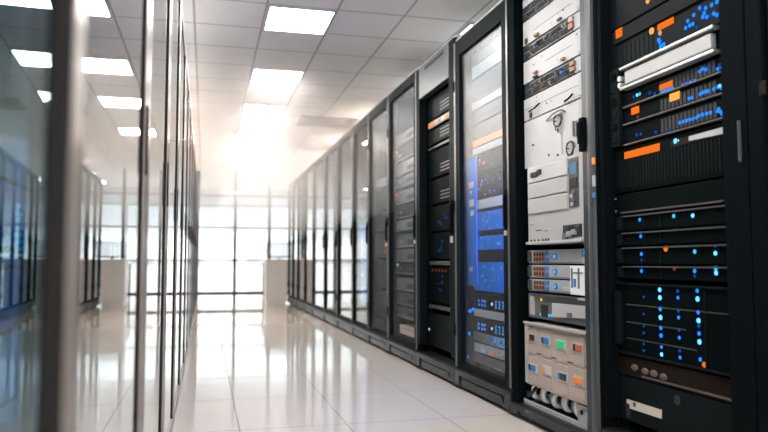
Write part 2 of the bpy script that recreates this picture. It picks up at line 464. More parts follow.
r3 = rack(RB[3], RB[4], 'glass door rack glowing blue inside, next to the white equipment rack', 'glass', top=2.15, near=.09, far=.09, toprail=.10, rails=(3.39, 3.925, 1.552), pane=GLASS_H)
# R4: open front with deep grey header
r4 = rack(RB[4], RB[5], 'open black rack with a deep grey header, between two glass door racks', 'open', top=2.19, rails=(4.18, 4.80, 1.556))
MB().box(XR, XR + .06, RB[4] + .003, RB[4] + .10, .17, 2.17, .006).build('front_post', MT['frame'], r4)
MB().box(XR, XR + .06, RB[5] - .058, RB[5] - .003, .17, 2.17, .006).build('front_post', MT['frame'], r4)
hd = MB().box(XR, XR + .05, RB[4] + .10, RB[5] - .058, 1.94, 2.17, .005).build('header', MT['header'], r4)
MB().box(XR - .003, XR + .001, RB[4] + .2, RB[5] - .2, 2.12, 2.14).build('header_slot', MT['slot'], hd)
handle(RB[4] + .045, .93, 1.15, XR, r4)
MB().box(XR - .012, XR, RB[4] + .03, RB[4] + .06, .88, .92, .003).build('lock', MT['silver'], r4)
r5 = rack(RB[5], RB[6], 'glass door rack with a pink board at its foot', 'glass', near=.085, far=.06, toprail=.075, rails=(4.98, 5.66, 1.552), pane=GLASS_D)
rackname = {}
ORD = ['first', 'second', 'third', 'fourth', 'fifth', 'sixth', 'seventh', 'eighth', 'ninth', 'tenth']
r6 = rack(RB[6], RB[7], 'glass door rack with brownish dark interior, just beyond the pink board rack', 'glass', near=.06, far=.05, toprail=.08, pane=GLASS_D, rails=(RB[6] + .10, RB[7] - .04, 1.552))
r7 = rack(RB[7], RB[8], 'glass door rack with a tall blue strip inside', 'glass', pane=GLASS_B, near=.06, far=.05, toprail=.08, rails=(RB[7] + .10, RB[8] - .04, 1.552))
for i in range(8, 15):
    k = 15 - i
    rack(RB[i], RB[i + 1], 'pale glass door rack, %s from the white cabinet at the corridor end' % (ORD[k - 1] if k > 1 else 'closest of all'),
         'glass', near=.045, far=.06, toprail=.06, rails=(RB[i] + .07, RB[i + 1] - .04, 1.552))

# ------------------------------------------------------------------ equipment
def unit(name, label, cat, z0, z1, y0, y1, X=1.535, depth=.5, m='face', body='black', group=None, ears=False, bev=.003):
    t = thing(name, label, cat, (X + depth / 2, (y0 + y1) / 2, z0), group)
    BOUND[t.name] = (y0, y1, z0, z1)
    MB().box(X + .012, X + depth, y0 + .032, y1 - .032, z0 + .001, z1 - .002).build('chassis', MT[body], t)
    MB().box(X, X + .012, y0, y1, z0 + .001, z1 - .002, min(bev, (z1 - z0) * .2)).build('faceplate', MT[m], t)
    return t
def slots(t, X, y0, y1, z0, z1, n, m='slot', fill=.5, name='vent_slots', vertical=True):
    b = MB()
    for k in range(n):
        if vertical:
            s = (y1 - y0) / n; b.box(X - .0015, X + .002, y0 + (k + .5 - fill / 2) * s, y0 + (k + .5 + fill / 2) * s, z0, z1)
        else:
            s = (z1 - z0) / n; b.box(X - .0015, X + .002, y0, y1, z0 + (k + .5 - fill / 2) * s, z0 + (k + .5 + fill / 2) * s)
    return b.build(name, MT[m], t)
def strip(t, X, y0, y1, z0, z1, m, name, out=.004, bev=.001, label=None):
    o = MB().box(X - out, X + .002, y0, y1, z0, z1, bev).build(name, MT[m], t)
    if label: o['label'] = label
    return o
def quad(t, X, pts, m, name, out=.003):
    q = [at(a, b, X) for a, b in pts]
    return MB().prism(q, X - out, X + .002).build(name, m if not isinstance(m, str) else MT[m], t)
def screws(t, X, y0, y1, z0, z1, m='midgrey'):
    for y in (y0 + .01, y1 - .01):
        b = MB()
        for z in ((z0 + z1) / 2,) if z1 - z0 < .06 else (z0 + .015, z1 - .015): b.cyl((X - .001, y, z), (1, 0, 0), .0045, .004, 8)
        b.build('screws', MT[m], t)

# ---- R1
rl = MB().box(XR + .028, XR + .044, 2.332, 2.392, 1.20, 1.50, .002).build('side_rail', MT['face2'], r1)
for k in range(6): MB().box(XR + .024, XR + .03, 2.345, 2.372, 1.215 + k * .048, 1.242 + k * .048, .003).build('cage_nut', MT['black'] if k % 2 else MT['face2'], rl)
A, B, X = 1.765, 2.40, 1.535
G1 = 'equipment in the dark doorless rack'
u = unit('rack_server', 'black server cut by the top of the photo, darkest rack', 'server', 1.665, 1.88, A, B, X, m='face2', group=G1)
led(u, 648, 1, X, 'amber', .010)
slots(u, X, A + .05, A + .3, 1.69, 1.85, 9)
u = unit('rack_server', 'charcoal server with orange lamps and vent slots above the silver panel', 'server', 1.50, 1.66, A, B, X, m='face2', group=G1)
strip(u, X, A + .02, B - .03, 1.60, 1.65, 'face2', 'bezel', .01)
slots(u, X, B - .30, B - .06, 1.51, 1.58, 9, 'face2', .4)
bar_led(u, 619.5, 33, X - .009, 'orange', .040, .034, label='orange lamp')
led(u, 652, 31, X, 'amber', .013); bar_led(u, 666, 24, X, 'orange', .085, .022)
led(u, 660.3, 33, X, 'pinkish', .009)
for px, py in ((660, 42), (664, 44.5), (661, 46.5), (659, 40)): led(u, px, py, X, 'blue', .0085)
for px, py in ((686, 28), (690, 25.5), (693, 24), (697, 27), (688, 21), (694, 15), (702, 10), (704.5, 13), (707, 17), (710, 16), (714, 13.5), (720, 13), (717, 15), (700, 8), (706, 8), (712, 5), (717, 2), (720, 1.5), (703, 17), (722, 4)):
    led(u, px, py, X, random.choice(['blue', 'blue', 'bluedim']), .007)
# silver panel
z0, z1 = 1.403, 1.495
u = unit('rack_shelf', 'long silver panel between two bright rails in the darkest rack', 'panel', z0, z1, A, B, X, m='face', group=G1)
strip(u, X, 1.80, 2.305, z1 - .014, z1 - .004, 'silver', 'rail', .03, .003); strip(u, X, 1.80, 2.305, z0 + .002, z0 + .013, 'silver', 'rail', .03, .003)
MB().box(X - .02, X + .001, 1.822, 2.285, z0 + .022, z1 - .022, .004).build('cover', MT['offwhite'], u)
for z in (z0 + .025, z0 + .05): MB().cyl((X - .012, 2.315, z), (1, 0, 0), .011, .024, 12).build('knob', MT['silver'], u)
# light rows
def row(lbl, z0, z1, leds, bars=(), lines=True):
    u = unit('network_switch', lbl, 'switch', z0, z1, A, B, X, m='face', group=G1)
    if lines: strip(u, X, A + .01, 2.31, z0 + .001, z0 + .006, 'lip', 'lip', .014)
    slots(u, X, A + .06, A + .34, z0 + .014, z1 - .01, 14, 'slot', .7, 'port_row')
    for px, py, k in leds: led(u, px, py, X, k, .0064)
    for px, py, k, w_, h_ in bars: bar_led(u, px, py, X, k, w_, h_)
    return u
row('black switch with lights directly under the silver panel', 1.338, 1.40,
    [(637.4, 95, 'bluewhite'), (640, 94, 'cyan'), (634, 97, 'bluedim'), (650, 93, 'bluedim'), (655, 94, 'bluedim')] +
    [(683 + k * 4, 85.5 - k * 1.45, 'blue') for k in range(4)] + [(700, 71.5, 'blue'), (703, 69, 'blue'), (706, 69.5, 'blue'), (710, 67, 'bluedim'), (718, 69, 'blue'), (722, 67.5, 'blue'), (724.5, 69, 'blue'), (720, 65, 'bluedim')],
    [(666.5, 85.5, 'orange', .07, .020), (667.5, 90.5, 'blue', .07, .012)])
row('black switch with two orange tabs, second under the silver panel', 1.272, 1.335,
    [(689.5, 98.5, 'blue'), (692.5, 97.5, 'blue'), (700.5, 94, 'blue'), (703, 92.5, 'blue'), (706, 91.5, 'blue'), (708.5, 91, 'blue'), (714, 89, 'blue'), (718, 87, 'blue'), (720, 86, 'bluewhite'), (722, 88, 'blue'), (638, 117, 'red')],
    [(635.5, 108, 'orange', .045, .026), (675, 94.3, 'amber', .05, .026)])
row('black switch with a long cluster of blue lights above the orange label', 1.195, 1.268,
    [(680 + k * 3.4, 122.6 - k * 1.0, 'blue') for k in range(6)] + [(699 + k * 4, 115.8 - k * 1.1, 'blue') for k in range(4)] + [(718, 111, 'blue'), (721, 112, 'blue'), (722.5, 114, 'blue'), (719, 109, 'blue'), (637, 135, 'bluedim'), (641, 134, 'bluedim'), (656, 132, 'bluedim'), (669, 129, 'bluedim')])
# finned module
u = unit('power_module', 'black finned module with a solid orange label', 'power module', 1.022, 1.19, A, B, X, m='face', group=G1)
slots(u, X, A + .01, B - .02, 1.04, 1.145, 34, 'face2', .4, 'fins')
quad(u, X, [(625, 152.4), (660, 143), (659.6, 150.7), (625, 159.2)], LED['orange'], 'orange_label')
quad(u, X, [(671, 141), (729, 125.5), (729, 133.5), (671, 148)], 'brown', 'label_holder')
quad(u, X, [(690, 136.5), (728, 126), (728, 133), (690, 141)], 'offwhite', 'label_strip', .005)
led(u, 676, 141.2, X, 'bluewhite', .010); led(u, 679, 140.6, X, 'white', .006)
# blank
u = unit('filler_plate', 'plain black panel under the finned module', 'panel', .94, 1.018, A, B, X, m='face', group=G1)
strip(u, X, 1.80, 2.345, .942, .948, 'lip', 'lip', .012)
screws(u, X, A, B, .94, 1.018)
# four drive servers
defs = [('top', .875, .936, [(640, 219.7, 'blue'), (674, 216, 'cyan'), (693, 215.6, 'bluewhite')]),
        ('second', .820, .872, [(641, 236.4, 'blue'), (641, 233, 'bluedim'), (732, 232.5, 'blue'), (732, 229, 'bluedim')]),
        ('third', .751, .817, [(641.7, 254, 'blue'), (642, 260, 'bluedim'), (695, 251.7, 'cyan'), (715.7, 253.3, 'bluewhite'), (696, 245, 'bluedim'), (715.5, 246, 'bluedim')]),
        ('lowest', .698, .748, [(641.7, 271, 'blue'), (641.7, 267, 'bluedim'), (695, 271, 'blue'), (716.4, 273, 'bluewhite'), (716, 267, 'cyan'), (695, 276, 'bluedim')])]
for nm, z0, z1, ls in defs:
    u = unit('drive_server', 'flat black server with tiny blue lights, %s of the four under the plain panel' % nm, 'server', z0, z1, A, B, X, m='face', group='four flat servers in the dark rack')
    strip(u, X, 1.775, 2.34, z1 - .008, z1 - .003, 'lip', 'lip', .012)
    for yy in (2.21, 2.12): strip(u, X, yy, yy + .006, z0 + .008, z1 - .014, 'face2', 'divider', .003)
    strip(u, X, 2.35, 2.375, z0 + .005, z1 - .006, 'face2', 'pull_tab', .012, .003)
    for px, py, k in ls: led(u, px, py, X, k, .0072 if k != 'bluedim' else .005)
    if nm == 'third': led(u, 666, 248, X, 'orange', .0105)
    if nm == 'lowest': led(u, 674.5, 266.7, X, 'red', .008)
# storage array
u = unit('storage_array', 'tall black storage box with columns of blue lights', 'storage array', .415, .685, A, B, X, m='face', group=G1)
strip(u, X, A, B, .676, .683, 'face2', 'top_lip', .01); strip(u, X, A, B, .418, .426, 'face2', 'bottom_lip', .01)
strip(u, X, 2.36, 2.39, .45, .65, 'face2', 'pull_handle', .02, .006)
for yy in (1.905,): strip(u, X, yy, yy + .006, .43, .67, 'face2', 'divider', .003)
for zz, ya in ((.600, 1.8), (.535, 2.0), (.475, 1.95)): strip(u, X, ya, 2.335, zz, zz + .004, 'lip', 'tray_edge', .003)
for py, k, r in ((289.8, 'bluewhite', .008), (297.7, 'bluewhite', .0085), (309, 'blue', .008), (317.5, 'bluewhite', .009), (327.9, 'blue', .0075), (335.6, 'blue', .008), (347, 'blue', .006), (354.4, 'bluewhite', .0075)):
    led(u, 660 + (py - 290) * .03, py, X, k, r)
for py, k in ((291, 'bluedim'), (297.7, 'blue'), (311, 'bluedim'), (317.5, 'blue'), (330, 'bluedim'), (337.7, 'blue'), (351, 'bluedim'), (357.5, 'blue')): led(u, 678 + (py - 291) * .035, py, X, k, .0062)
for py, k in ((290.8, 'blue'), (299, 'bluewhite'), (312.3, 'blue'), (320.6, 'bluewhite'), (326, 'bluedim'), (333.5, 'blue'), (341.9, 'bluewhite'), (359.5, 'blue')): led(u, 697.5 + (py - 291) * .045, py, X, k, .0085 if k == 'bluewhite' else .0068)
for py in (326, 333, 344, 350.6, 314, 297): led(u, 644, py, X, 'bluedim', .005)
led(u, 704.6, 364.7, X, 'orange', .009)
# brown strip
u = unit('control_unit', 'brownish control strip with four oval buttons under the storage box', 'control panel', .338, .411, A, B, X, m='brown', group=G1)
for px, py in ((634.6, 367.5), (645.3, 371.3), (654, 373.4), (663.4, 377)):
    y, z = at(px, py, X)
    b = MB(); bmesh.ops.create_uvsphere(b.b, u_segments=14, v_segments=8, radius=1, matrix=Matrix.Translation((X, y, z)) @ Matrix.Diagonal((.006, .021, .012, 1)))
    b.build('button', MT['taupe'], u, smooth=True)
strip(u, X, 1.79, 2.25, .345, .351, 'taupe', 'trim_line', .003)
for px, py in ((738, 394), (737.5, 400.5)): led(u, px, py, X, 'orange', .010)
# bottom panel
u = unit('filler_plate', 'black bottom panel with a white sticker and round hole', 'panel', .172, .334, A, B, X, m='face2', group=G1)
quad(u, X, [(627.3, 399), (662, 410), (662, 418.7), (627.8, 407.4)], 'paper', 'sticker')
quad(u, X, [(634, 402), (636.5, 402.8), (636.5, 407), (634, 406.2)], 'teal', 'sticker_mark', .004)
y, z = at(677.7, 400, X); MB().cyl((X, y, z), (1, 0, 0), .017, .006, 20).build('hole', MT['slot'], u)
y, z = at(629, 427, X); strip(u, X, y - .012, y + .012, .185, .235, 'slot', 'hand_slot')

# ---- R2
A, B, X = 2.600, 3.180, 1.535
G2 = 'equipment in the white panel rack'
def patch(lbl, z0, z1, ya, yb):
    u = unit('patch_bay', lbl, 'patch panel', z0, z1, ya, yb, X, m='teal', group='patch panels in the white panel rack', depth=.2)
    n = 20
    for zz in (z0 + (z1 - z0) * .28, z0 + (z1 - z0) * .72):
        b = MB(); s = (yb - ya - .04) / n
        for k in range(n): b.box(X - .003, X + .002, ya + .02 + (k + .12) * s, ya + .02 + (k + .88) * s, zz - .010, zz + .010)
        b.build('port_row', MT['slot'], u)
    strip(u, X, ya + .01, yb - .01, (z0 + z1) / 2 - .002, (z0 + z1) / 2 + .002, 'midgrey', 'divider', .004)
    return u
def cables(z0, z1, ya, yb, n, lbl, drop=.05):
    for k in range(n):
        y = ya + (yb - ya) * (k + .5) / n + random.uniform(-.008, .008)
        zz = z0 + (z1 - z0) * random.choice((.28, .72))
        c = random.choice(('midgrey', 'midgrey', 'grey', 'cable_brown', 'teal', 'cable_black'))
        y2 = y + random.uniform(-.03, .03)
        o = MB().tube([(X - .002, y, zz), (X - .012, y, zz), (X - .014, (y + y2) / 2, zz - drop * .4), (X - .006, y2, zz - drop)], .0028, 6).build('patch_cable', MT[c], None, (X - .012, y, zz), smooth=True)
        tag(o, lbl, 'cable', 'short cables plugged into the patch panels')
u = unit('filler_plate', 'white strip at the very top of the white panel rack', 'panel', 2.035, 2.08, A, B, X, m='white', group=G2)
patch('topmost dark patch panel of the white panel rack', 1.965, 2.032, A + .03, B)
cables(1.965, 2.032, 2.75, 3.15, 7, 'short cable plugged into the topmost patch panel', .03)
u = unit('rack_module', 'white panel between the topmost and second patch panels', 'panel', 1.838, 1.962, A, B, X, m='white', group=G2)
strip(u, X, 2.70, 3.07, 1.889, 1.892, 'midgrey', 'seam', .001)
y, z = at(537, 35, X); strip(u, X, y - .025, y + .015, z - .007, z + .005, 'cable_brown', 'latch', .014, .003)
y, z = at(560, 19, X); strip(u, X, y - .02, y + .015, z - .006, z + .004, 'midgrey', 'latch', .012, .003)
y, z = at(526.5, 41, X); strip(u, X, y - .012, y + .012, z - .015, z + .012, 'slot', 'socket', .004)
u = patch('second dark patch panel of the white panel rack', 1.762, 1.834, 2.695, B)
cables(1.762, 1.834, 2.72, 3.10, 14, 'short cable plugged into the second patch panel', .02)
MB().box(X, X + .012, 2.60, 2.69, 1.764, 1.832, .002).build('end_plate', MT['white'], u)
strip(u, X, 2.68, 2.715, 1.775, 1.80, 'cable_brown', 'label_tab', .01); strip(u, X, 2.68, 2.715, 1.805, 1.828, 'beige', 'label_tab', .01)
u = unit('rack_module', 'white panel between the second and third patch panels', 'panel', 1.645, 1.759, A, B, X, m='white', group=G2)
strip(u, X, 2.70, 2.95, 1.703, 1.706, 'midgrey', 'seam', .001)
y, z = at(564, 59, X); strip(u, X, y - .016, y + .012, z - .007, z + .005, 'cable_brown', 'latch', .014, .003)
y, z = at(536, 73, X); strip(u, X, y - .022, y + .016, z - .002, z + .007, 'cable_brown', 'latch', .014, .003)
y, z = at(536, 76, X); strip(u, X, y - .022, y + .02, z - .009, z + .001, 'slot', 'latch', .012, .003)
u = patch('lowest dark patch panel of the white panel rack, one blue light', 1.572, 1.641, 2.69, B - .01)
cables(1.572, 1.641, 2.72, 3.10, 14, 'short cable plugged into the lowest patch panel', .02)
MB().box(X, X + .012, 2.60, 2.685, 1.574, 1.639, .002).build('end_plate', MT['white'], u)
led(u, 561, 72.3, X - .03, 'blue', .008)
for zz in (1.585, 1.61): strip(u, X, 2.672, 2.71, zz, zz + .018, 'cable_brown', 'label_tab', .01)
u = unit('rack_module', 'white panel with two black brackets under the lowest patch panel', 'panel', 1.458, 1.569, A, B, X, m='white', group=G2)
strip(u, X, 2.63, 3.17, 1.514, 1.517, 'midgrey', 'seam', .001)
for (px, py, sw) in ((535, 110, 0.055), (569.5, 100.5, .035)):
    y, z = at(px, py, X)
    MB().tube([(X - .004, y - sw, z + .022), (X - .016, y - sw * .6, z + .004), (X - .016, y + sw * .3, z), (X - .004, y + sw, z + .002)], .0042, 6).build('bracket', MT['black'], u, smooth=True)
y, z = at(531, 115, X); strip(u, X, y - .012, y + .012, z - .012, z + .010, 'slot', 'socket', .004)
u = unit('rack_module', 'large plain white panel with black wire loops at its side', 'panel', 1.22, 1.455, A, B, X, m='white', group=G2)
strip(u, X, 2.80, 2.805, 1.24, 1.44, 'offwhite', 'fold', .004)
for px, py in ((533, 145), (549, 155), (558, 155)):
    y, z = at(px, py, X); MB().cyl((X - .001, y, z), (1, 0, 0), .006, .004, 10).build('rivet', MT['slot'], u)
def loop(cx, cy, rw, rh, lbl, n=2):
    y, z = at(cx, cy, X)
    for k in range(n):
        pts = []
        for a in range(0, 11):
            th = -0.6 + a / 10 * 5.4 + k * .8
            pts.append((X - .010 - .004 * k - .003 * math.sin(a), y + rw * math.cos(th) * (1 - .15 * k), z + rh * math.sin(th) * (1 - .12 * k)))
        o = MB().tube([(X - .003, pts[0][1], pts[0][2])] + pts + [(X - .003, pts[-1][1] + .01, pts[-1][2] - .02)], .0028, 6).build('wire_loop', MT['cable_black'], None, (X - .01, y, z), smooth=True)
        tag(o, lbl, 'cable', 'black wire loops on the white panel')
loop(560, 121, .035, .030, 'black wire curled on the upper side of the large white panel')
loop(572.5, 149, .030, .034, 'black wire curled at the lower corner of the large white panel')
u2 = MB().tube([(X - .004, *at(547, 121, X)), (X - .014, *at(556, 114, X)), (X - .014, *at(564, 110, X)), (X - .004, *at(566, 112, X))], .003, 6).build('wire', MT['cable_black'], None, (X - .01, *at(556, 114, X)), smooth=True)
tag(u2, 'straight black wire lying above the upper wire loop', 'cable')
for px in (574, 577): 
    y, z = at(px, 128, X); strip(u, X, y - .006, y + .006, z - .035, z + .03, 'midgrey', 'guide', .008)
for uu in [o for o in bpy.data.objects if o.name.startswith('rack_module') and o.type == 'EMPTY']:
    y0, y1, z0, z1 = BOUND[uu.name]
    for q in range(5):
        MB().cyl((X - .0008, random.uniform(y0 + .05, y1 - .05), random.uniform(z0 + .015, z1 - .015)), (1, 0, 0), random.choice((.003, .0045)), .003, 8).build('screw', MT[random.choice(('midgrey', 'slot', 'cable_brown'))], uu)
    strip(uu, X, y0 + .02, y0 + .05, z0 + .01, z1 - .012, 'offwhite', 'edge_plate', .004)
# big grey drawer cabinet
XC = 1.505
u = unit('drawer_unit', 'pale grey unit with stacked drawer fronts in the white panel rack', 'drawer unit', .84, 1.216, 2.575, 3.09, XC, m='offwhite', body='offwhite', group=G2, bev=.006)
for k, (za, zb) in enumerate(((1.135, 1.205), (1.062, 1.130), (.988, 1.057))):
    MB().box(XC - .008, XC + .002, 2.70, 3.075, za, zb, .004).build('drawer_front', MT['white' if k == 0 else 'offwhite'], u)
y, z = at(536, 175, XC); strip(u, XC, y - .035, y + .03, z - .010, z + .012, 'slot', 'latch', .016, .004)
y, z = at(541, 172, XC); strip(u, XC, y - .02, y + .02, z - .012, z + .012, 'slot', 'latch', .014, .004)
wd = strip(u, XC, 2.612, 2.690, .99, 1.200, 'lightgrey', 'side_window', .003)
pq = MB().box(XC - .006, XC - .002, 2.626, 2.676, 1.13, 1.18).build('status_screen', emit('pale blue screen', (.35, .6, .85), .3), wd)
MB().box(XC - .006, XC - .002, 2.622, 2.680, 1.075, 1.115).build('slot', MT['slot'], wd)
for k in range(4): MB().cyl((XC - .005, 2.65 + .012 * (k % 2), 1.055 - k * .017), (1, 0, 0), .009, .01, 10).build('knob', MT['white' if k % 2 else 'midgrey'], wd)
dk = quad(u, XC, [(563.5, 225.5), (582, 223.5), (582, 236), (563.5, 238)], 'slot', 'socket_recess')
for px, py, m in ((568, 229, 'teal'), (575, 232, 'silver'), (570, 234, 'silver'), (579, 228, 'teal'), (566, 236, 'midgrey')):
    y, z = at(px, py, XC); MB().box(XC - .009, XC, y - .02, y + .02, z - .012, z + .012, .003).build('connector', MT[m], dk)
for px in (531.5, 535, 539, 543, 546, 548.5):
    y, z = at(px, 241 - (px - 531) * .08, XC); MB().cyl((XC - .001, y, z), (1, 0, 0), .0062, .004, 8).build('rivet', MT['slot'], u)
strip(u, XC, 2.95, 3.01, .905, .909, 'slot', 'printed_line', .0008, 0); strip(u, XC, 2.89, 2.935, .9, .904, 'midgrey', 'printed_line', .0008, 0); strip(u, XC, 3.03, 3.075, .935, .938, 'midgrey', 'printed_line', .0008, 0)
strip(u, XC, 2.578, 3.088, .843, .855, 'white', 'bottom_lip', .016, .004)
# three grey modules
for k, (nm, z0, z1) in enumerate((('uppermost', .752, .818), ('middle', .684, .748), ('lowest', .62, .681))):
    u = unit('io_module', 'grey module with brown and blue ports, %s of three below the drawers' % nm, 'module', z0, z1, A, B - .03, X, m='grey', group='three grey port modules')
    zc = (z0 + z1) / 2
    ya, _ = at(534, 258, X); yb, _ = at(545, 258, X)
    pb = strip(u, X, yb, ya, z0 + .010, z1 - .010, 'cable_brown', 'port_block', .005)
    b = MB()
    for i in range(4):
        for j in range(2): b.box(X - .008, X - .003, yb + .006 + i * (ya - yb) / 4, yb + .016 + i * (ya - yb) / 4, z0 + .014 + j * .022, z0 + .028 + j * .022)
    b.build('ports', MT['slot'], pb)
    y, _ = at(547, 258, X)
    for zz in (zc - .014, zc + .014): strip(u, X, y - .016, y + .012, zz - .009, zz + .009, 'blue_plastic', 'blue_port', .006, .002)
    y, _ = at(555.5, 258, X)
    MB().cyl((X - .002, y, zc), (1, 0, 0), .014, .006, 16).build('dial', MT['blue_plastic'], u); led_at(u, X - .004, y, zc, 'cyan', .008)
    strip(u, X, A + .02, 3.0, z0 + .004, z0 + .008, 'midgrey', 'seam', .002)
    strip(u, X, B - .06, B - .035, z0 + .006, z1 - .006, 'lightgrey', 'ear', .01, .003)
    if k == 0:
        y, z = at(586, 253, X); strip(u, X, y - .014, y + .02, z - .012, z + .012, 'blue_plastic', 'blue_port', .008, .002); led_at(u, X - .007, y, z, 'cyan', .006)
        y, z = at(586, 260, X); strip(u, X, y - .012, y + .016, z - .014, z + .010, 'white', 'plug', .01, .002)
    if k == 2:
        y, z = at(567, 288.5, X); strip(u, X, y - .035, y + .03, z - .012, z + .010, 'white', 'label_card', .003)
# card cage over the lower two modules, lit look put into its pale colour
ya, _ = at(586, 280, 1.515); yb, _ = at(571.5, 280, 1.515)
t = thing('card_cage', 'white card cage paled to look lit, in front of the lower grey modules', 'card cage', (1.52, (ya + yb) / 2, .625))
MB().box(1.508, 1.532, ya, yb, .622, .742, .003).build('body', MT['cable_white'], t)
for yy in (ya + (yb - ya) * .33, ya + (yb - ya) * .8): MB().box(1.505, 1.509, yy, yy + .010, .65, .735).build('slot', MT['midgrey'], t)
MB().box(1.505, 1.509, ya + .01, yb - .03, .712, .717).build('seam', MT['midgrey'], t)
MB().box(1.512, 1.532, 2.603, ya - .004, .64, .742, .002).build('blue_strip', MT['blue_plastic'], t)
MB().box(1.504, 1.509, yb - .05, yb - .035, .655, .69).build('blue_label', MT['blue_plastic'], t)
# lower grey module
u = unit('power_module', 'grey module with a black hole and pale cover above the beige panel', 'module', .492, .612, A, B - .02, X, m='midgrey', group=G2)
quad(u, X, [(554, 303), (588.5, 306), (588.5, 318.5), (554, 317)], 'white', 'pale_cover', .01)
quad(u, X, [(569.5, 312.5), (574, 313), (574, 317), (569.5, 317)], 'midgrey', 'cover_socket', .013)
quad(u, X, [(541.5, 304), (548, 305), (548, 317), (541.5, 316)], 'slot', 'hole', .003)
quad(u, X, [(532, 296), (535, 296), (535, 315), (532, 314)], 'white', 'bracket', .012)
led(u, 541.5, 299.6, X, 'amber', .008)
for px, py in ((541, 314.5), (549.5, 315.5), (552, 315.5)): led(u, px, py, X, 'cyan', .008)
strip(u, X, A + .02, 3.1, .601, .608, 'lightgrey', 'lip', .014); strip(u, X, A, A + .06, .60, .611, 'white', 'plug', .02)
# beige panel with eight sockets
XP = 1.508
u = unit('socket_board', 'beige panel with two rows of four coloured sockets', 'socket panel', .178, .476, 2.565, 3.13, XP, m='beige', body='beige', depth=.3, group=G2)
strip(u, XP, 2.562, 3.135, .466, .476, 'white', 'top_lip', .016, .003)
strip(u, XP, 3.108, 3.134, .185, .474, 'offwhite', 'side_lip', .008, .003)
strip(u, XP, 2.57, 3.10, .333, .337, 'face2', 'seam', .001, 0)
socks = [((532.4, 337.4), 'slot', 'orange_plastic'), ((546.5, 340.6), 'blue_plastic', 'teal'), ((562, 344.5), 'green_plastic', 'green_plastic'), ((579, 348), 'slot', 'red_plastic'),
         ((533.5, 367.7), 'blue_plastic', 'slot'), ((548, 370.5), 'paper', 'orange_plastic'), ((563.5, 376.6), 'teal', 'blue_plastic'), ((579.7, 381), 'orange_plastic', 'blue_plastic')]
for (p_, m1, m2) in socks:
    y, z = at(p_[0], p_[1], XP)
    bx = MB().box(XP - .003, XP + .002, y - .046, y + .046, z - .075, z + .048, .002).build('socket_plate', MT['beige'], u)
    MB().box(XP - .007, XP - .002, y - .042, y + .042, z - .024, z + .020, .003).build('socket_bezel', MT['white' if m1 != 'slot' else 'offwhite'], bx)
    MB().box(XP - .010, XP - .005, y - .034, y + .014, z - .014, z + .014, .002).build('socket_insert', MT[m1 if p_[0] < 575 or m1 != 'slot' else m2], bx)
    MB().box(XP - .010, XP - .005, y + .014, y + .034, z - .014, z + .014, .002).build('socket_insert', MT[m2 if m2 != 'red_plastic' else 'slot'] if p_[0] < 575 else MT[m1], bx)
# bottom cable tray
u = thing('cable_tray', 'pale cable tray at the foot of the white panel rack', 'cable tray', (1.60, 2.9, .078))
MB().box(1.52, 1.74, 2.60, 3.185, .0755, .083).build('base', MT['lightgrey'], u)
MB().box(1.515, 1.522, 2.60, 3.185, .0755, .098, .002).build('front_lip', MT['offwhite'], u)
MB().box(1.70, 1.71, 2.60, 3.185, .083, .17).build('back_plate', MT['offwhite'], u)
MB().box(1.53, 1.545, 2.60, 2.70, .083, .165, .003).build('end_plate', MT['white'], u)
y, z = at(581.5, 407, 1.53); MB().cyl((1.529, 2.665, .135), (1, 0, 0), .010, .006, 10).build('hole', MT['slot'], u)
for k in range(14):
    y = 2.725 + k * .0335
    m = ('cable_white', 'cable_white', 'grey', 'cable_white', 'cable_white', 'midgrey')[k % 6]
    x = 1.556 + (k % 3) * .012
    o = MB().tube([(x + .03, y, .170), (x + .004, y + .004, .164), (x - .010, y + .006, .145), (x - .008, y + .003, .115), (x + .03, y, .106), (x + .10, y + .005, .104)], .010 if k % 2 else .0125, 8).build('power_cable', MT[m], None, (x, y, .1), smooth=True)
    tag(o, 'thick pale cable hooped in the tray under the beige panel', 'cable', 'pale cables in the foot tray')
o = MB().tube([(1.535, 3.17, .13), (1.522, 3.15, .118), (1.516, 3.12, .125), (1.522, 3.09, .15), (1.54, 3.10, .165)], .008, 8).build('power_cable', MT['cable_black'], None, (1.53, 3.17, .11), smooth=True)
tag(o, 'black cable bent at the left end of the foot tray', 'cable')

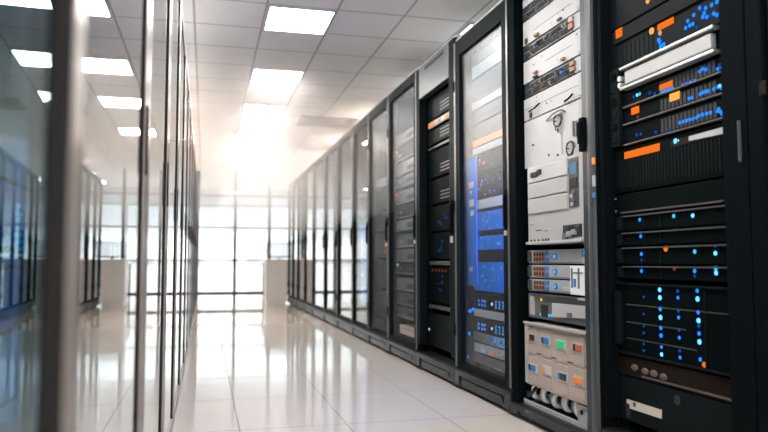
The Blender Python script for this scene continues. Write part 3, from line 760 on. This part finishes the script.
# ---- R3 (behind glass)
A, B, X = 3.39, 3.925, 1.552
RX = 480
def uz(py, px, X_): return at(px, py, X_)[1]
def gear(rackphrase, items, A, B, X, refx, group, lim=1.93):
    """items: (y_top, y_bottom, face material, short look)"""
    out = []
    for i, it in enumerate(items):
        y0, y1, m, look = it[:4]
        za, zb = max(.172, uz(y1, refx, X)), min(lim, uz(y0, refx, X))
        u = unit('rack_server' if 'server' in look else ('network_switch' if 'switch' in look else 'rack_shelf'), '%s, %s' % (look, rackphrase), 'server' if 'server' in look else ('switch' if 'switch' in look else 'panel'),
                 za, zb, A, B, X, .45, m, group=group)
        out.append(u)
    return out
R3I = [(30, 62, 'header', 'grey server at the top'), (62, 75, 'grey', 'upper pale bar'), (76, 99, 'header', 'wide grey server under the upper pale bar'), (99, 107, 'offwhite', 'second pale bar'),
       (108, 122, 'header', 'grey server under the second pale bar'), (123, 138, 'header', 'grey server above the orange strip'), (138, 145, 'orange_plastic', 'dull orange strip'),
       (146, 153, 'offwhite', 'white bar under the orange strip'), (156, 172, 'face2', 'dark drive server with amber lights'), (174, 197, 'face2', 'dark drive server above the glowing white bar'),
       (199.5, 209, 'white', 'white bar lit blue'), (212, 231, 'blueglow_panel', 'blue server under the lit bar'), (236, 250, 'blueglow_panel', 'blue server with cyan sparks'), (262, 291, 'blueglow_panel', 'tall panel tinted to imitate the blue glow'),
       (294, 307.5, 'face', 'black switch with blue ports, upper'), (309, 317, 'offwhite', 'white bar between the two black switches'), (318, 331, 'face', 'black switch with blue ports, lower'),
       (332.5, 342.5, 'midgrey', 'grey server with a patch of blue lights'), (343.5, 353, 'offwhite', 'pale server with plugs'), (354, 380, 'midgrey', 'dull grey server at the foot')]
U = gear('in the blue glowing rack', R3I, A, B, X, RX, 'equipment in the blue glowing rack', 2.02)
for i in (0, 2, 4, 5): slots(U[i], X, A + .06, A + .42, wloc(U[i]).z + .015, wloc(U[i]).z + .04, 16, 'lightgrey', .5)
for k in range(14):
    led(U[8], 479 + random.random() * 24, 158 + random.random() * 8, X, random.choice(['bluedim', 'bluedim', 'amber' if k < 2 else 'bluedim']), .006)
for px, py in ((480, 154), (484, 157)): led(U[8], px, py + 6, X, 'orange', .010)
for i, (y0, y1) in ((9, (176, 195)), (11, (213, 229)), (12, (237, 248)), (13, (264, 288))):
    for k in range(22): 
        px = 477 + random.random() * 26
        led(U[i], px, y0 + random.random() * (y1 - y0) - (px - RX) * .10 * (1 if y0 < 262 else -1) * .6, X, random.choice(['bluedim', 'blue', 'cyan']), random.choice([.004, .005, .006]))
for i, y0, y1 in ((14, 296, 306), (16, 320, 330)):
    b = MB(); zz = wloc(U[i]).z
    for px in (479, 482.5, 485): 
        for dz in (.016, .04): led_at(U[i], X, at(px, y0, X)[0], zz + dz, 'blue', .0075)
    for px in (496, 499.5, 503):
        for dz in (.014, .030, .046): led_at(U[i], X, at(px, y0, X)[0], zz + dz, random.choice(['blue', 'cyan']), .006)
    led_at(U[i], X, at(492, y0, X)[0], zz + .03, 'white', .009)
for px in (492, 495, 498, 501, 504):
    for dz in (.014, .032, .05): led_at(U[17], X, at(px, 340, X)[0], wloc(U[17]).z + dz, random.choice(['blue', 'cyan', 'bluedim']), .006)
for px, m in ((484, 'white'), (490, 'beige'), (496, 'orange_plastic'), (500, 'beige'), (504, 'white')):
    y = at(px, 352, X)[0]; z = wloc(U[18]).z; strip(U[18], X, y - .02, y + .02, z + .012, z + .034, m, 'plug', .02, .004)
y = at(499, 372, X)[0]; z = wloc(U[19]).z; strip(U[19], X, y - .045, y + .045, z + .002, z + .012, 'beige', 'tag_card', .004)
for px, py, ww, hh, m in ((471, 185, .05, .03, 'white'), (471.5, 203, .05, .032, 'paper'), (472, 213, .04, .024, 'paper'), (471, 269, .035, .022, 'white')):
    pass
# blue side board with its tags, standing along the far mounting rail
t = thing('cable_guide', 'tall blue board lit along the left side of the blue rack', 'cable guide', (1.54, 3.94, .62))
ya, _ = at(476.5, 200, 1.54); yb, _ = at(465.8, 200, 1.54)
MB().box(1.538, 1.546, ya, yb, .62, 1.385, .002).build('board', MT['blueglow_panel'], t)
for px, py, ww, hh, m in ((471, 185, .075, .036, 'white'), (471.5, 203, .075, .04, 'paper'), (472, 213, .055, .03, 'paper'), (471, 269, .05, .028, 'white')):
    y, z = at(px, py, 1.537); MB().box(1.5365, 1.539, y - ww / 2, y + ww / 2, z - hh / 2, z + hh / 2).build('tag', MT[m], t)
led(t, 471, 192, 1.537, 'pinkish', .010)
for px, py in ((469.5, 311), (469.5, 333.6), (468, 357), (471, 311), (473, 309)):
    led(r3, px, py, XR + .05, 'blue', .011)
# blue tube lamps that light the inside of that rack
for y, z0, z1, lb in ((3.372, .60, 1.30, 'slim blue tube lamp on the right inner edge of the blue rack'),):
    t = thing('tube_lamp', lb, 'lamp', (1.53, y, z0))
    MB().cyl((1.542, y, (z0 + z1) / 2), (0, 0, 1), .006, z1 - z0, 10).build('tube', BLUELAMP, t)
    MB().cyl((1.542, y, z0 - .006), (0, 0, 1), .009, .012, 10).cyl((1.542, y, z1 + .006), (0, 0, 1), .009, .012, 10).build('end_caps', MT['black'], t)

# ---- R4
A, B, X = 4.18, 4.80, 1.556
R4I = [(100, 122, 'face2', 'charcoal server at the top'), (124, 130, 'offwhite', 'pale strip with orange marks'), (133, 147, 'face2', 'charcoal server under the pale strip'), (149, 151.5, 'lightgrey', 'thin pale edge'),
       (154, 180, 'face', 'black server above the middle'), (182, 206, 'face', 'black server at eye level'), (208, 232, 'face', 'black server with faint blue lights, upper'), (234, 259, 'face', 'black server with faint blue lights, lower'), (261, 265, 'lightgrey', 'bright shelf edge, upper'),
       (267, 301, 'face', 'black server between the two shelf edges'), (303.5, 307.5, 'lightgrey', 'bright shelf edge, lower'), (312, 349, 'face2', 'charcoal box server at the foot')]
U = gear('in the rack with the grey header', R4I, A, B, X, 428, 'equipment in the grey header rack')
for px, m in ((430, 'orange_plastic'), (434, 'orange_plastic'), (439, 'red_plastic'), (446, 'orange_plastic')):
    y = at(px, 125, X)[0]; z = wloc(U[1]).z; strip(U[1], X, y - .03, y + .025, z + .008, z + .034, m, 'mark', .004)
for i in (0, 2, 4, 5): slots(U[i], X, A + .05, A + .35, wloc(U[i]).z + .02, wloc(U[i]).z + .09, 3, 'midgrey', .25, 'ridges', False)
for i, y0 in ((6, 212), (7, 238)):
    for k in range(8): led(U[i], 438 + random.random() * 9, y0 + random.random() * 14, X, 'bluedim', .005)
for k in range(5): led(U[9], 433 + k * 3.2, 270 + .3 * k, X, 'red', .008)
for k in range(7): led(U[9], 436 + random.random() * 10, 274 + random.random() * 20, X, 'bluedim', .005)
led(U[11], 429, 329, X, 'white', .009)
for k in range(1):
    o = MB().tube([(X - .004, 4.76, .98), (X - .03, 4.76, .90), (X - .03, 4.72, .80), (X - .004, 4.73, .70)], .004, 6).build('wire', MT['face2'], None, (X - .02, 4.75, .85), smooth=True)
    tag(o, 'dark wire hanging at the left side of the grey header rack', 'cable')

# ---- R5
A, B, X = 4.98, 5.66, 1.552
R5I = []
for k in range(13):
    y0 = 132 + k * 14.6
    R5I.append((y0, y0 + (13.2 if k % 3 else 11), ('header', 'face2', 'midgrey', 'lip')[k % 4], 'dark slim server %d' % k))
names = ['topmost', 'second', 'third', 'fourth', 'fifth', 'sixth', 'seventh', 'eighth', 'ninth', 'tenth', 'eleventh', 'twelfth', 'lowest']
R5I = [(a, b, c, '%s slim server from the top' % names[i] if 0 < i < 12 else '%s slim server' % names[i]) for i, (a, b, c, _) in enumerate(R5I)]
U = gear('in the rack with the pink board', R5I, A, B, X, 404, 'slim servers in the pink board rack')
for i, u in enumerate(U):
    z = wloc(u).z
    strip(u, X, A + .02, B - .02, z + .003, z + .012, 'lightgrey' if i % 3 == 2 else 'midgrey', 'lip', .010)
    slots(u, X, A + .06, A + .36, z + .025, z + .06, 10, 'slot', .6)
    if i % 2: led_at(u, X, B - .1, z + .05, 'bluedim', .008); led_at(u, X, B - .14, z + .05, 'white', .006)
led(U[1], 395.5, 153, X, 'orange', .016); led(U[4], 395.5, 196, X, 'orange', .018)
led(U[9], 398, 262, X, 'white', .012)
u = unit('carton', 'pale pink board at the foot of the glass rack', 'board', max(.182, uz(349, 408, X)), uz(326, 408, X) - .003, A + .02, B - .1, X, .3, 'pink', 'pink')
strip(u, X, A + .1, B - .2, uz(326, 408, X) - .03, uz(326, 408, X) - .02, 'beige', 'fold')

# ---- R6, R7
def simple(i, items, phrase, group, X=1.552):
    A, B = (RB[i] + .10, RB[i + 1] - .04) if i < 8 else (RB[i] + .07, RB[i + 1] - .04)
    out = []
    for k, (z0, z1, m, look) in enumerate(items):
        out.append(unit('rack_server', '%s, %s' % (look, phrase), 'server', z0, z1, A, B, X, .4, m, group=group))
    return out
U = simple(6, [(.25, .50, 'brown', 'brown server at the bottom'), (.52, .78, 'face', 'black server second from the bottom'), (.80, 1.02, 'brown', 'brown server with orange dots'), (1.04, 1.22, 'face2', 'charcoal server'), (1.24, 1.42, 'brown', 'upper brown server'), (1.44, 1.52, 'midgrey', 'grey server at the top')], 'in the brownish rack', 'servers in the brownish rack')
for dz in (.03, .08, .13): led_at(U[2], 1.552, RB[6] + .32, .82 + dz, 'orange', .013)
U = simple(7, [(.30, .62, 'face2', 'low charcoal server'), (.64, .92, 'face', 'middle black server'), (.94, 1.16, 'face2', 'charcoal server beside the blue strip'), (1.18, 1.34, 'face', 'black server with an orange patch')], 'in the rack with the blue strip', 'servers in the blue strip rack')
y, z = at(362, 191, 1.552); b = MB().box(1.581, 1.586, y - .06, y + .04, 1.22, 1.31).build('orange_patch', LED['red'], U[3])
led(U[3], 358, 212, 1.552, 'amber', .015); led(U[3], 360, 206, 1.552, 'red', .015)
t = thing('cable_guide', 'tall narrow blue strip standing inside a glass door rack', 'cable guide', (1.54, 6.95, .33))
ya, _ = at(365.8, 240, 1.54); yb, _ = at(360.8, 240, 1.54)
MB().box(1.538, 1.546, ya, yb, .33, 1.13, .002).build('board', MT['blueglow_panel'], t)
led(t, 363, 275, 1.537, 'pinkish', .016)
for k in range(9): led_at(t, 1.537, (ya + yb) / 2 + .04, .42 + k * .07, 'bluewhite' if k % 2 else 'cyan', .012)
for i, items in ((8, [(.3, .5, 'midgrey', 'grey box server'), (.52, .62, 'lightgrey', 'pale slim server')]), (9, [(.25, .8, 'brown', 'tall brown server')]), (10, [(.25, .45, 'midgrey', 'single grey server')]),
                 (11, [(.25, .42, 'midgrey', 'lone grey server')]), (12, [(.25, .86, 'red_plastic', 'reddish brown server')]), (13, [(.25, .42, 'midgrey', 'small grey server')])):
    simple(i, items, 'in the %s rack from the white cabinet' % ORD[14 - i], 'equipment in the pale far racks')

# ------------------------------------------------------------------ left row of glass fronted cabinets
LB = [-0.22, .735] + [1.64 + .885 * k for k in range(14)]
LTOP, XLB = 2.06, -1.10
ordl = ['nearest', 'second', 'third', 'fourth', 'fifth', 'sixth', 'seventh', 'eighth', 'ninth', 'tenth', 'eleventh', 'twelfth', 'thirteenth', 'fourteenth', 'last']
for i in range(15):
    a, b = LB[i] + .003, LB[i + 1] - .003
    lb = 'bronze framed glass cabinet, %s from the camera on the left' % ordl[i] if i else 'bronze framed cabinet with dark teal glass at the left edge'
    t = thing('glass_cabinet', lb, 'cabinet', ((XL + XLB) / 2, (a + b) / 2, 0), 'bronze framed cabinets along the left side')
    MB().box(XLB, XL - .03, a, b, 0, .06).build('plinth', MT['bronzedark'], t)
    if i in (0, 14):
        e = a if i == 0 else b - .015
        MB().box(XLB, XL - .03, e, e + .015, .06, LTOP - .02).build('side_panel', MT['black'], t)
    MB().box(XLB, XLB + .015, a + .015, b - .015, .06, LTOP - .02).build('back_panel', MT['black'], t)
    MB().box(XLB, XL - .028, a, b, LTOP - .02, LTOP, .003).build('top_panel', MT['offwhite'], t)  # pale unseen top, reflects the added lamps onto the ceiling
    # the door turns about one stile; the first stands a touch ajar
    ang, hinge = {0: (-2.3, b)}.get(i, (0, a))
    d = MB()
    st = .072
    for (y0, y1) in ((a, a + st), (b - st, b)): d.box(XL - .022, XL + .006, y0, y1, .012, LTOP - .03, .006)
    d.box(XL - .022, XL + .006, a + st, b - st, LTOP - .09, LTOP - .03, .004).box(XL - .022, XL + .006, a + st, b - st, .012, .06, .004)
    door = d.build('door', MT['bronze' if i else 'bronzedark'], t, origin=(XL - .008, hinge, 0))
    g = MB().box(XL - .006, XL, a + st - .006, b - st + .006, .055, LTOP - .085).build('pane', GLASS_L if i else GLASS_T, door, origin=(XL - .008, hinge, 0))
    gs = MB()
    for (y0, y1) in ((a + st, a + st + .012), (b - st - .012, b - st)): gs.box(XL - .010, XL + .004, y0, y1, .06, LTOP - .09)
    gs.build('gasket', MT['bronzedark'], door, origin=(XL - .008, hinge, 0))
    hh = MB().box(XL + .005, XL + .009, b - st + .02, b - st + .045, .95, 1.10, .0015).build('handle', MT['bronzedark'], door, origin=(XL - .008, hinge, 0))
    door.rotation_euler = (0, 0, -math.radians(ang))
# blue lit equipment standing in the bays behind the glass
XT = -.62
t = thing('server_tower', 'blue lit server tower behind the dark teal glass at the left edge', 'server tower', (-.84, 2.75, .06))
MB().box(-1.05, XT - .01, 1.72, 3.78, .062, 1.27, .006).build('body', MT['face2'], t)
for z0, z1 in ((.08, .30), (.31, .53), (.54, .74), (.75, .80), (.81, 1.02), (1.03, 1.25)):
    MB().box(XT - .01, XT, 1.74, 3.76, z0, z1 - .006, .003).build('front_panel', MT['blueglow_panel' if .5 < z0 < 1.0 else 'teal'], t)
for x0, x1 in ((0, 7), (16, 31), (36, 43)):
    y0 = at(x0, 255, XT)[0]; y1 = at(x1, 255, XT)[0]; z = at(x0, 255, XT)[1]
    MB().box(XT - .001, XT + .004, y0, y1, z - .005, z + .005).build('status_bar', LED['white'], t)
for k in range(14):
    px = 17 + random.random() * 9; py = 207 + (k // 2) * 7
    y, z = at(px, py, XT)
    MB().box(XT - .001, XT + .003, y - .05, y + .05, z - .007, z + .007).build('status_bar', LED['cyan'], t)
for k in range(9):
    y, z = at(8 + random.random() * 22, 18 + random.random() * 20, XT)
tl = thing('tube_lamp', 'upright blue tube lamp beside the blue tower behind the left glass', 'lamp', (-.56, 3.05, .06))
MB().cyl((-.56, 3.05, .70), (0, 0, 1), .012, 1.1, 10).build('tube', emit('soft blue tube light', (0.004, 0.34, 1.0), 13.0, True), tl)
MB().cyl((-.56, 3.05, .105), (0, 0, 1), .018, .088, 10).cyl((-.56, 3.05, 1.262), (0, 0, 1), .018, .024, 10).build('end_caps', MT['black'], tl)

# ------------------------------------------------------------------ far end: cabinet, desk, monitor
t = thing('storage_cabinet', 'low white cabinet standing at the far end of the right racks', 'cabinet', (1.26, 13.0, 0))
MB().box(1.07, 1.46, 12.88, 13.25, 0.06, .79, .004).build('body', MT['cab'], t)
MB().box(1.085, 1.445, 12.90, 13.24, 0, .06).build('plinth', MT['cab'], t)
MB().box(1.06, 1.47, 12.86, 13.26, .79, .81, .004).build('top', MT['cab'], t)
for x0, x1 in ((1.075, 1.262), (1.268, 1.455)):
    dd = MB().box(x0, x1, 12.862, 12.88, .07, .78, .003).build('door', MT['cab'], t)
    xk = x1 - .025 if x0 < 1.1 else x0 + .025
    MB().cyl((xk, 12.855, .55), (0, 1, 0), .007, .016, 10).build('knob', MT['midgrey'], dd)
t = thing('desk', 'white desk behind the glass partition', 'desk', (1.55, 14.7, 0))
MB().box(1.15, 2.3, 14.35, 15.05, .72, .75, .004).build('desktop', MT['white'], t)
MB().box(1.18, 2.27, 14.40, 14.42, .25, .72).build('modesty_panel', MT['white'], t)
for x in (1.18, 2.25):
    for y in (14.42, 15.0): MB().box(x, x + .04, y, y + .04, 0, .72).build('leg', MT['lightgrey'], t)
t = thing('monitor', 'pale monitor on the desk behind the glass partition', 'monitor', (1.47, 14.6, .75))
MB().box(1.22, 1.76, 14.60, 14.64, .84, 1.16, .006).build('housing', MT['lightgrey'], t)
MB().box(1.235, 1.745, 14.595, 14.601, .875, 1.145).build('screen', MT['screen'], t)
MB().box(1.46, 1.52, 14.64, 14.67, .755, 1.0).build('stand_neck', MT['lightgrey'], t)
MB().box(1.36, 1.62, 14.55, 14.74, .7505, .762, .003).build('stand_foot', MT['lightgrey'], t)

# ------------------------------------------------------------------ light
wd = bpy.data.worlds.new('daylight_and_fill'); S.world = wd
wd.use_nodes = True
nt = wd.node_tree; nt.nodes.clear()
tc = nt.nodes.new('ShaderNodeTexCoord'); sp = nt.nodes.new('ShaderNodeSeparateXYZ')
nt.links.new(tc.outputs['Generated'], sp.inputs[0])
cr = nt.nodes.new('ShaderNodeValToRGB')
mr = nt.nodes.new('ShaderNodeMapRange'); mr.inputs[1].default_value = -0.35; mr.inputs[2].default_value = 0.35
nt.links.new(sp.outputs[2], mr.inputs[0]); nt.links.new(mr.outputs[0], cr.inputs[0])
cr.color_ramp.elements[0].color = (1.0, 0.72, 0.56, 1); cr.color_ramp.elements[0].position = 0.30
cr.color_ramp.elements[1].color = (0.93, 0.97, 1.0, 1); cr.color_ramp.elements[1].position = 0.62
bg = nt.nodes.new('ShaderNodeBackground'); bg.inputs['Strength'].default_value = 1.7
nt.links.new(cr.outputs[0], bg.inputs['Color'])
wo = nt.nodes.new('ShaderNodeOutputWorld'); nt.links.new(bg.outputs[0], wo.inputs['Surface'])

pl = bpy.data.lights.new('window_portal', 'AREA'); pl.shape = 'RECTANGLE'; pl.size = 3.2; pl.size_y = 1.3
pl.cycles.is_portal = True
po = bpy.data.objects.new('window_portal', pl); COL.objects.link(po)
po.location = (.875, WY1 + .16, (WZ0 + WZ1) / 2); po.rotation_euler = (math.radians(-90), 0, 0)

dl = bpy.data.lights.new('daylight_and_fill', 'AREA'); dl.shape = 'RECTANGLE'; dl.size = 3.4; dl.size_y = 2.1  # added fill light behind the camera, brightens the ceiling
dl.energy = 85; dl.color = (0.95, 0.97, 1.0)
do = bpy.data.objects.new('daylight_from_the_window_behind', dl); COL.objects.link(do)
do.location = (.75, WY0 - .14, 1.32); do.rotation_euler = (math.radians(90), 0, 0)

# thin haze added high in the far half, scattering light to imitate lens flare
hz, nt, out = new_mat('thin warm haze')
vs = nt.nodes.new('ShaderNodeVolumeScatter')
vs.inputs['Color'].default_value = (1.0, 0.92, 0.87, 1); vs.inputs['Density'].default_value = 0.16; vs.inputs['Anisotropy'].default_value = 0.55
nt.links.new(vs.outputs[0], out.inputs['Volume'])
ho = MB().box(XL + .06, XR - .06, 5.2, 12.8, 1.15, CEIL - .03).build('haze', hz)
tag(ho, 'thin warm haze added high in the far half to imitate lens flare', 'haze', kind='stuff')

S.view_settings.view_transform = 'Standard'
S.view_settings.look = 'None'
S.view_settings.gamma = 1.0
S.view_settings.exposure = 0.6
S.view_settings.use_curve_mapping = False
S.cycles.max_bounces = 14
S.cycles.glossy_bounces = 8
S.cycles.transparent_max_bounces = 24
S.cycles.sample_clamp_indirect = 6.0
S.cycles.caustics_reflective = False
S.cycles.caustics_refractive = False
